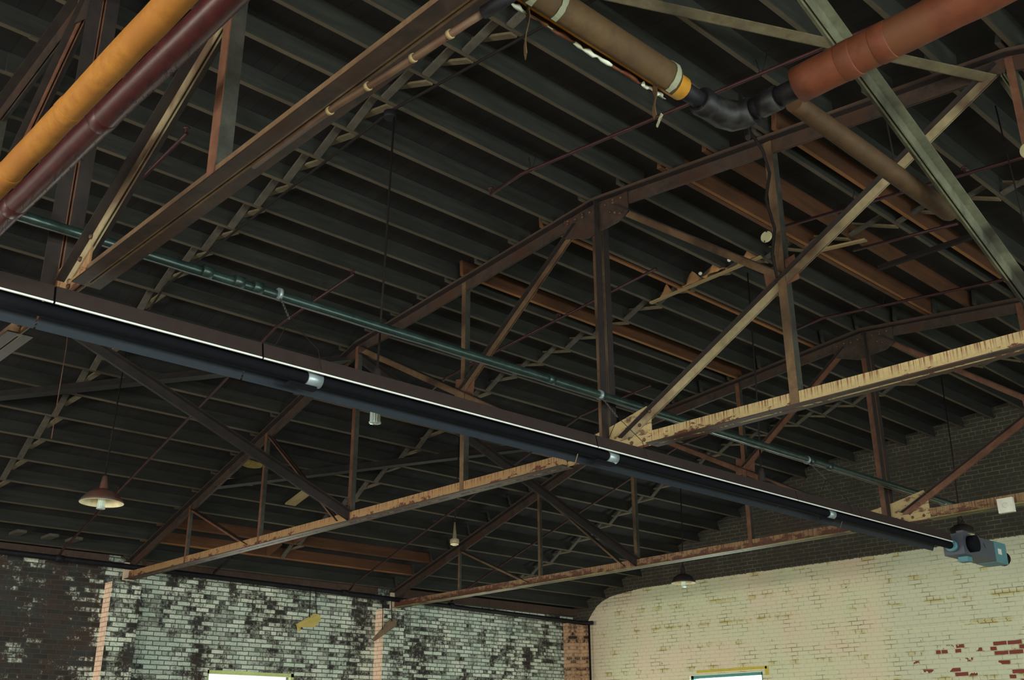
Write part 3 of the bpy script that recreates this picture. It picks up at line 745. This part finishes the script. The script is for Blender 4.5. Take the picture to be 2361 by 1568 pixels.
# radiant tube heater
HX, HZ = -5.58, 2.24
hs = empty('tube_heater', (HX, 5.5, HZ - .1), 'long dark radiant tube heater hanging diagonally across the photo', 'heater')
def reflector(y0, y1):
    prof_ = [(.105, .018), (.102, .03), (.085, .118), (.0, .135), (-.075, .11), (-.105, .04), (-.150, -.062), (-.158, -.058)]
    mb = MB()
    k = 0
    for y in (y0, y1):
        for x, z in prof_: mb.v.append((HX + x, y, HZ + z))
    n = len(prof_)
    for j in range(n - 1): mb.mi = 0 if j < 3 else 1; mb.face([j, j + 1, n + j + 1, n + j])
    o = mb.build('reflector', ['refl_out', 'refl_in'], hs); s_ = o.modifiers.new('solid', 'SOLIDIFY'); s_.thickness = .003
    MB().box((HX + .100, y0, HZ + .008), (HX + .109, y1, HZ + .018)).build('reflector_hem', 'alu', o)  # near-white strip: window light along the lip put into its colour
ys = [1.36, 1.76, 3.04, 6.1, 9.0, 10.2, 12.3]
for a, b in zip(ys, ys[1:]): reflector(a + .012, b + .0)
MB().tube(long_pts((HX, 1.36, HZ), (HX, 12.45, HZ), 30), .042, 18).build('heating_tube', 'tube', hs)
for y in (3.42, 6.32, 9.7): MB().tube([(HX, y, HZ), (HX, y + .11, HZ)], .05, 18).build('tube_clamp', 'band', hs)
for y in (3.0, 5.9, 9.3):
    MB().box((HX - .03, y + .30, HZ - .075), (HX + .02, y + .5, HZ - .05)).build('clamp_bolt', 'tube', hs)
# burner housing
bx = MB(); bx.tube([(HX, 12.45, HZ), (HX, 12.52, HZ)], .07, 16); bx.build('burner_collar', 'teal', hs)
b_ = MB(); b_.box((HX - .13, 12.55, HZ - .10), (HX + .12, 13.75, HZ + .15)); ho = b_.build('burner_box', 'burner', hs)
mb = MB(); mb.box((HX - .135, 13.42, HZ - .105), (HX + .125, 13.76, HZ + .155)); mb.build('end_panel', 'teal', ho)
mb = MB(); mb.box((HX + .126, 13.5, HZ + .0), (HX + .13, 13.6, HZ + .07)); mb.build('data_label', 'white', ho)
mb = MB(); mb.tube([(HX - .02, 13.75, HZ + .01), (HX - .02, 14.0, HZ + .01)], .09, 16); mb.build('air_inlet', 'tube', ho)
mb = MB(); mb.tube([(HX + .12, 12.72, HZ + .03), (HX + .21, 12.72, HZ + .03)], .10, 20); mb.build('blower', 'tube', ho)
mb = MB(); mb.box((HX - .02, 12.72, HZ + .15), (HX + .06, 12.86, HZ + .21)); mb.build('gas_valve', 'burner', ho)
mb = MB(); mb.box((HX - .06, 12.75, HZ - .16), (HX + .06, 12.87, HZ - .1)); mb.build('junction_box', 'teal', ho)
# hanging chains
def chain(y, zlow, lab):
    e = empty('hanging_chain', (HX, y, zlow), lab, 'chain', 'chains holding up the heater')
    A = Vector((GX + .03, y, GZ - .04)); B = Vector((HX - .03, y - .03, zlow + .28)); n = 13; mb = MB()
    for i in range(n):
        c = A.lerp(B, (i + .5) / n); d = (B - A) / n * .72; u = Vector((.009, 0, 0)) if i % 2 else Vector((0, .009, 0)); pts = []
        for j in range(9):
            t = 2 * PI * j / 8; pts.append(c + d * .62 * math.sin(t) + u * math.cos(t))
        mb.tube(pts, .0028, 5, caps=False)
    mb.build('links', 'chain', e)
    mb = MB(); mb.tube([B, (HX + .10, y + .12, HZ + .17), (HX + .135, y + .13, HZ + .03)], .003, 5); mb.tube([B, (HX - .10, y - .1, HZ + .16)], .003, 5); mb.build('hanger_wire', 'wire', e)
    mb = MB(); mb.tube([(GX - .0, y - .012, GZ), (GX, y + .012, GZ)], .045, 14); mb.build('clamp', 'band', e)
for y, l in zip((3.32, 6.55, 9.85, 13.0), ('thin chain between green pipe and heater, nearest of the four, left half', 'thin chain and ring beside the cream gusset plate of the middle truss',
                 'thin chain between green pipe and heater, in front of dark gable wall', 'thin chain at the burner end of the heater')):
    chain(y, HZ + .1, l)

# dark main running along the left wall, up round the corner
mp = empty('wall_pipe', (-15.74, 8, 2.5), 'dark sprinkler main running along the top of the left brick wall', 'pipe')
MB().tube([(-15.74, -8.5, 2.72), (-15.74, 6.9, 2.60), (-15.74, 12, 2.545), (-15.74, 16.5, 2.49), (-15.7, 16.86, 2.47), (-15.5, 16.92, 2.47)], .042, 12).build('pipe', 'black_pipe', mp)
for y in (.8, 5.74, 10.75, 13.2): MB().tube([(-15.74, y - .06, prof(-15.7) * 0 + 2.72 - .0145 * (y + 8.5) * .55), (-15.74, y + .06, 2.72 - .0145 * (y + 8.5) * .55)], .052, 12).build('tee', 'black_pipe', mp)
seg_pipe([(-15.62, 16.93, 2.47), (-15.62, 16.93, -1.6)], .022, 'black_pipe', 'down_pipe', 'thin black vertical pipe in the corner between the brick walls')
# steel ledge angle above left wall
mb = MB()
for a, b in ((YB, 6.6), (7.2, 11.7), (12.3, YG)): mb.box((XL, a, 2.66), (-16.05, b, 2.80))
struct(mb.build('trim_9', 'nailer'))

def branch(y, xs, label, off=-.12, r=.017, heads=(), hang=()):
    e = empty('sprinkler_branch', (sum(xs) / len(xs), y, prof(xs[0]) + off), label, 'pipe', 'sprinkler branch pipes')
    knots = sorted(set(list(xs) + [p for p, _ in PROF if min(xs) < p < max(xs)]))
    pts = [(x, y, prof(x) + off) for x in knots]
    if min(xs) < -15.5: pts = [(-15.74, y, 2.62)] + pts
    MB().tube(pts, r, 10).build('pipe', 'red_pipe', e)
    for x in heads:
        MB().tube([(x, y, prof(x) + off - .01), (x, y, prof(x) + off + .05), (x, y, prof(x) + off + .052), (x, y, prof(x) + off + .065)], .012, 8, rads=[.014, .011, .03, .03]).build('sprinkler_head', 'red_pipe', e)
    for x in hang:
        mb = MB(); mb.tube([(x - .0, y, prof(x) + off - .02), (x - .03, y, prof(x) + .02)], .004, 5); mb.tube([(x, y, prof(x) + off - .02), (x + .07, y, prof(x) + .02)], .004, 5); mb.build('hanger', 'wire', e)
branch(5.86, [-6.5, -1.0], 'maroon sprinkler branch under the near joists, passing behind the orange pipe', heads=(-6.5, -4.05), hang=(-5.95, -3.5))
branch(3.2, [-10.2, -7.35], 'dark red sprinkler branch near the left pipes, near bay', heads=(-7.37,), hang=(-8.3,))
branch(5.72, [-15.6, -8.5], 'maroon sprinkler branch dropping to the left wall through the near bay', heads=(-8.55, -13.9), hang=(-9.3, -12))
branch(8.3, [-10.4, -6.5], 'dark maroon sprinkler branch left of the ridge, middle bay', heads=(-8.0,), hang=(-9.1,))
branch(8.35, [-5.0, -.8], 'maroon sprinkler branch right of the ridge, middle bay', heads=(-3.1,), hang=(-4.2,))
branch(9.3, [-4.7, -3.6], 'short dark sprinkler branch behind the brown wrapped pipe')
branch(11.0, [-6.5, -.8], 'dark red sprinkler branch just before the farthest truss, right side', heads=(-6.5,), hang=(-5.3,))
branch(10.85, [-15.6, -8.7], 'maroon sprinkler branch dropping to the left wall through the middle bay', heads=(-13.4,), hang=(-10.5, -12))
branch(13.2, [-15.6, -9.5], 'dark sprinkler branch crossing the far bay on the left slope', hang=(-11.5,))

# electrical conduit along the bridging row and its junction box
cd = empty('conduit', (-8, 4.42, 4.5), 'thin black conduit following the bridging row in the near bay', 'conduit')
MB().tube([(-3.2, 4.47, prof(-3.2) - .03), (-4.6, 4.44, prof(-4.6) - .03), (-6.15, 4.42, 5.0), (-8, 4.38, prof(-8) - .03), (-10.05, 4.34, prof(-10.05) - .03), (-11.2, 4.44, prof(-11.2) - .03)], .012, 8).build('pipe', 'wire', cd)
MB().lathe((-6.17, 4.42, 4.93), [(.05, 0), (.055, .02), (.055, .06), (.04, .07)], 14).build('junction_box', 'black_pipe', cd)
# short rusty conduit under nearest truss
cd2 = empty('conduit', (-3.4, 1.95, 2.37), 'rusty red conduit with brass clips under the nearest truss', 'conduit')
MB().tube([(-3.7, 1.931, 2.39), (-3.05, 1.932, 2.39), (-2.75, 1.957, 2.39), (-2.22, 1.985, 2.39)], .014, 10).build('pipe', 'rust_red', cd2)
for x, y in ((-3.12, 1.932), (-2.88, 1.946), (-2.62, 1.963), (-2.42, 1.974)): MB().tube([(x, y, 2.39), (x + .016, y + .001, 2.39)], .018, 10).build('clip', 'board', cd2)
MB().tube([(-2.24, 1.984, 2.39), (-2.17, 1.99, 2.39), (-2.13, 2.01, 2.41), (-2.12, 2.04, 2.46)], .024, 10).build('elbow', 'black_pipe', cd2)

# black cable hanging along the middle truss vertical, with cream disc
seg_pipe([(-2.25, 3.6, 2.58), (-2.9, 4.6, 3.6), (-4.02, 6.45, 4.70), (-4.06, 6.7, 4.62), (-4.03, 6.72, 4.40), (-4.09, 6.72, 4.18), (-4.05, 6.74, 3.9), (-4.11, 6.76, 3.7), (-4.1, 6.78, 3.5)], .013, 'wire', 'black_cable', 'black cable hanging beside the cream disc on the middle truss', 'cable')
ds = empty('junction_cover', (-4.12, 6.72, 3.80), 'cream oval disc fixed to a vertical of the middle truss', 'cover')
MB().lathe((-4.13, 6.74, 3.856), [(.05, 0), (.052, .006), (.047, .016)], 20, (.1, -1, .1)).build('disc', 'cream_disc', ds)
for dz in (-.04, .04): MB().lathe((-4.13 + dz * .3, 6.722, 3.856 + dz), [(.007, 0), (.005, .006)], 8, (0, -1, 0)).build('screw', 'wire', ds)
tag(MB().lathe((-2.06, 6.75, 3.74), [(.05, 0), (.055, .02), (.05, .04)], 18, (-.3, -1, -.3)).build('junction_cover', 'cream_disc'), 'round cream cover at the right edge of the middle truss', 'cover')
# white box on the far truss, right
sb = empty('smoke_detector', (-4.60, 11.85, 2.38), 'white square detector on the bottom chord of the farthest truss', 'detector')
MB().box((-4.70, 11.83, 2.40), (-4.53, 11.88, 2.56)).build('housing', 'white', sb)
MB().lathe((-4.615, 11.83, 2.48), [(.03, 0), (.026, .006)], 16, (0, -1, 0)).build('sensor_face', 'white', sb)

# board nailed across the joists with debris on it
bd = empty('loose_board', (-6.4, 9.08, 4.80), 'pale lit board nailed across joists right of the middle truss ridge', 'board')
MB().bar((-7.2, 9.05, prof(-7.2) - .035), (-5.64, 9.05, prof(-5.64) - .045), UY, (0, 0, 1), -.022, .022, 0, .022).build('plank', 'board', bd)
for x, w in ((-7.0, .14), (-6.62, .2), (-6.28, .19), (-5.82, .17)):
    mb = MB(); mb.v = []
    k = 0
    prf = []
    for i in range(9):
        for j in range(5):
            a = i / 8 * 2 - 1; b_ = j / 4
            mb.v.append((x + a * w * (1 - .3 * b_), 9.07 + .05 * b_, prof(x) - .02 + .175 * (1 - abs(a) ** 1.5) * b_ + random.uniform(-.008, .008)))
    for i in range(8):
        for j in range(4): p = i * 5 + j; mb.face([p, p + 1, p + 6, p + 5], True)
    mb.build('nest_debris', 'lump', bd)
for x in (-6.42, -6.02): tag(MB().lathe((x, 9.0, prof(x) - .01), [(.012, 0), (.022, .012), (.022, .026), (.01, .036)], 12).build('insulator_knob', 'white'), 'small white porcelain knob on the lit board, %s of two' % ('left' if x < -6.2 else 'right'), 'knob', 'porcelain knobs')
tag(MB().bar((-5.1, 9.3, prof(-5.1) - .03), (-4.55, 9.3, prof(-4.55) - .05), UY, (0, 0, 1), -.03, .03, 0, .02).build('loose_board', 'board'), 'short pale board scrap right of the cream disc', 'board')
tag(MB().box((-4.3, 8.95, 4.33), (-3.2, 9.0, 4.37)).build('hanging_bar', 'wire'), 'thick black bar hanging below joists, upper right', 'bar')
# blocking pieces in the middle bay near the left wall
for x, y, lab in [(-14.62, 9.1, 'upper orange wood block between joists near the left wall'), (-15.1, 8.9, 'lower orange wood block between joists near the left wall')]:
    MBx = MB(); MBx.bar((x - .2, y, prof(x - .2) + .0), (x + .2, y, prof(x + .2) + .0), UY, (0, 0, 1), -.022, .022, 0, .17)
    tag(MBx.build('blocking', 'joist_orange'), lab, 'blocking', 'orange wood blocks')
tag(MB().bar((-13.72, 8.3, prof(-13.72) - .02), (-13.2, 8.34, prof(-13.2) - .02), UY, (0, 0, 1), -.09, .09, 0, .02).build('loose_board', 'board'), 'pale short board just above the left end of the middle truss', 'board')
# roof boards at eave
for i, y in enumerate((3.0, 3.6, 4.3, 5.0, 5.45, 5.8)):
    tag(MB().box((-16.15, y, 2.86), (-15.45, y + .13, 2.90)).build('eave_board', 'bridging'), '%s grey board end above the left wall, near bay' % ORD[i + 1], 'board', 'board ends above the left wall')
# ------------------------------------------------------------------ hanging lamps
def lamp(x, y, zg, label, shade=True, mat='shade', ztop=None, r=.235, drop=0.0):
    """zg: level of the shade rim"""
    e = empty('pendant_lamp', (x, y, zg), label, 'lamp', 'hanging lamps')
    zt = (prof(x) - .0) if ztop is None else ztop
    MB().tube([(x + .05, y + .02, zt), (x + .04, y, (zt + zg) / 2), (x, y, zg + .28)], .009, 8).build('rod', 'wire', e)
    if not shade:
        MB().lathe((x, y, zg - .05), [(.05, 0), (.065, .015), (.065, .06), (.03, .075), (.01, .30)], 16).build('socket', mat, e)
        MB().lathe((x, y, zg - .075), [(.03, 0), (.058, .012), (.058, .024)], 16).build('lamp_glass', 'shade_in', e); return e
    MB().lathe((x, y, zg + .13), [(.055, 0), (.045, .03), (.035, .1), (.025, .16), (.012, .17)], 16).build('socket', mat, e)
    if shade:
        mb = MB(); pr = [(.05, .15), (.09, .14), (.16, .095), (r * .92, .03), (r, .0)]
        k0 = len(mb.v); sg = 32
        for rr, h in pr:
            for j in range(sg): t = 2 * PI * j / sg; mb.v.append((x + rr * math.cos(t), y + rr * math.sin(t), zg + h))
        for i in range(len(pr) - 1):
            for j in range(sg):
                p, q = k0 + i * sg + j, k0 + i * sg + (j + 1) % sg; mb.face([p, q, q + sg, p + sg], True)
        s1 = mb.build('lamp_shade', mat, e); s_ = s1.modifiers.new('solid', 'SOLIDIFY'); s_.thickness = .003; s_.offset = -1
        mb.v = [(a + (a - x) * -.02, b - (b - y) * .02, c - .006) for a, b, c in mb.v]
        s2 = mb.build('shade_lining', 'shade_in', s1)
    mb = MB(); n = 28; k = 0; P_ = [(.038, .06), (.04, .02), (.04, -.055 - drop), (.046, -.06 - drop), (.046, -.07 - drop), (.02, -.075 - drop)]
    for rr, h in P_:
        for j in range(n): t = 2 * PI * j / n; q = rr * (1 if j % 2 else .9); mb.v.append((x + q * math.cos(t), y + q * math.sin(t), zg + h))
    for i in range(len(P_) - 1):
        for j in range(n): p, q = i * n + j, i * n + (j + 1) % n; mb.face([p, q, q + n, p + n])
    mb.face(list(range((len(P_) - 1) * n, len(P_) * n)))
    mb.build('glass_jar', 'jar', e); return e
lamp(-11.22, 4.45, 2.50, 'rusty enamel pendant lamp hanging at the left, showing its pale lining')
lamp(-6.19, 4.42, 2.41, 'pendant lamp mostly hidden by the heater, only its ribbed jar showing below', mat='shade_dark', ztop=4.95, r=.14, drop=.07)
tl = lamp(-11.18, 9.42, 2.70, 'small pale lampholder without shade, in front of the farthest truss', shade=False, mat='web_pale')
lamp(-11.17, 14.5, 2.60, 'dark conical pendant lamp in front of the cream gable wall', mat='shade_dark', r=.21)
lamp(-6.3, 14.5, 2.72, 'dark pendant lamp behind the burner of the heater', mat='shade_dark', r=.16)
lamp(-6.12, 9.4, 2.47, 'pendant lamp hidden behind the heater, its rod rising right of the ridge', mat='shade_dark', r=.18)

# thin pull cord, wires
tag(MB().tube([(-9.0, 3.05, 3.62), (-8.95, 3.05, 3.3), (-8.87, 3.02, 2.45)], .004, 6).build('pull_cord', 'web_red'), 'thin pinkish pull cord hanging at the left, below the heater', 'cord')
tag(MB().tube([(-2.78, 6.2, 4.6), (-2.75, 6.22, 3.5)], .006, 6).build('drop_wire', 'wire'), 'dark drop wire hanging behind the brown wrapped pipe', 'wire', 'drop wires')
tag(MB().tube([(-2.5, 7.6, 4.7), (-2.47, 7.62, 3.6)], .006, 6).build('drop_wire', 'wire'), 'dark drop wire at the far right, behind the pale grey-green brace', 'wire', 'drop wires')
# yellow card sign hanging on two wires
cs = empty('hanging_card', (-15.3, 9.75, 1.78), 'tilted yellow card hanging on two wires before the left wall', 'card')
mb = MB(); mb.prism([(-15.3, 9.52, 1.90), (-15.28, 9.60, 1.86), (-15.25, 9.86, 1.88), (-15.22, 9.95, 2.0), (-15.24, 9.93, 2.08), (-15.28, 9.86, 2.10)], (1, 0, .3), .006); mb.build('card', 'yellow_card', cs)
mb = MB(); mb.prism([(-15.29, 9.53, 1.90), (-15.29, 9.62, 1.87), (-15.27, 9.60, 1.80), (-15.28, 9.56, 1.79)], (1, 0, .3), .004); mb.build('folded_corner', 'yellow_card', cs)
mb = MB(); mb.tube([(-15.3, 9.76, 2.52), (-15.28, 9.77, 2.02)], .008, 5); mb.tube([(-15.3, 9.86, 2.52), (-15.27, 9.89, 2.1)], .008, 5); mb.build('wire', 'wire', cs)
# plank bracket on the far pilaster
pb = empty('hanging_plank', (-15.7, 11.6, 1.85), 'brown angled wooden plank hanging on wires before the far pilaster', 'plank')
mb = MB(); mb.prism([(-15.72, 11.36, 1.80), (-15.72, 11.43, 1.78), (-15.66, 11.84, 2.06), (-15.66, 11.82, 2.18), (-15.70, 11.72, 2.17)], (1, 0, .25), .02); mb.build('plank', 'plank', pb)
mb = MB(); mb.tube([(-15.68, 11.55, 2.5), (-15.67, 11.55, 1.99)], .008, 5); mb.tube([(-15.66, 11.72, 2.5), (-15.64, 11.73, 2.14)], .008, 5); mb.build('wire', 'wire', pb)
# curved conduit above left wall in the middle bay
tag(MB().tube([(-15.74, 8.2, 2.58), (-15.7, 8.2, 2.66), (-15.6, 8.25, 2.74), (-15.35, 8.3, 2.86)], .02, 8).build('riser_pipe', 'black_pipe'), 'short curved black riser pipe above the left wall, middle bay', 'pipe')

# ------------------------------------------------------------------ light
def area(name, loc, rot, sx, sy, power, col):
    l = bpy.data.lights.new(name, 'AREA'); l.shape = 'RECTANGLE'; l.size = sx; l.size_y = sy; l.energy = power; l.color = col
    o = bpy.data.objects.new(name, l); COL.objects.link(o); o.location = Vector(loc) + Vector((0, 0, H)); o.rotation_euler = rot; return o
COOL = (.88, 1.0, .93); WARM = (1.0, .93, .78)
PW = 1.0
for i, h in enumerate(LH): area('daylight_left', (XL - .28, (h[0] + h[1]) / 2, (h[2] + h[3]) / 2), (0, -PI / 2 + .6, 0), h[3] - h[2], h[1] - h[0], 95 * PW, (1.0, 1.0, .86))
for h in GH: area('daylight_far', ((h[0] + h[1]) / 2, YG + .28, (h[2] + h[3]) / 2), (-PI / 2, 0, 0), h[1] - h[0], h[3] - h[2], 130 * PW, COOL)
for i, h in enumerate(RH): area('daylight_right', (XR + .28, (h[0] + h[1]) / 2, (h[2] + h[3]) / 2), (0, PI / 2 - .6, 0), h[3] - h[2], h[1] - h[0], (760, 760, 600, 300, 270)[i] * PW, COOL)
for h in BH: area('daylight_back', ((h[0] + h[1]) / 2, YB - .28, (h[2] + h[3]) / 2), (PI / 2 - .55, 0, 0), h[1] - h[0], h[3] - h[2], 820 * PW, WARM)
W = bpy.data.worlds.new('sky'); SC.world = W; W.use_nodes = True
W.node_tree.nodes['Background'].inputs[0].default_value = (.85, .95, 1, 1); W.node_tree.nodes['Background'].inputs[1].default_value = 2.0

# ------------------------------------------------------------------ camera
yaw, pitch, roll, f = .81502, .371335, -.004845, 2417.0
F = Vector((-math.sin(yaw) * math.cos(pitch), math.cos(yaw) * math.cos(pitch), math.sin(pitch)))
r0 = Vector((math.cos(yaw), math.sin(yaw), 0)); u0 = r0.cross(F)
r = r0 * math.cos(roll) + u0 * math.sin(roll); u = r.cross(F)
cam = bpy.data.cameras.new('camera'); co = bpy.data.objects.new('camera', cam); COL.objects.link(co)
co.matrix_world = Matrix(((r.x, u.x, -F.x, 0), (r.y, u.y, -F.y, 0), (r.z, u.z, -F.z, H), (0, 0, 0, 1)))
cam.sensor_width = 36; cam.lens = 36 * f / 2361; cam.clip_start = .05
SC.camera = co
for o in bpy.data.objects:
    if '_o' in o: del o['_o']
SC.view_settings.view_transform = 'Standard'; SC.view_settings.look = 'None'; SC.view_settings.gamma = 1; SC.view_settings.use_curve_mapping = False
SC.view_settings.exposure = -0.2
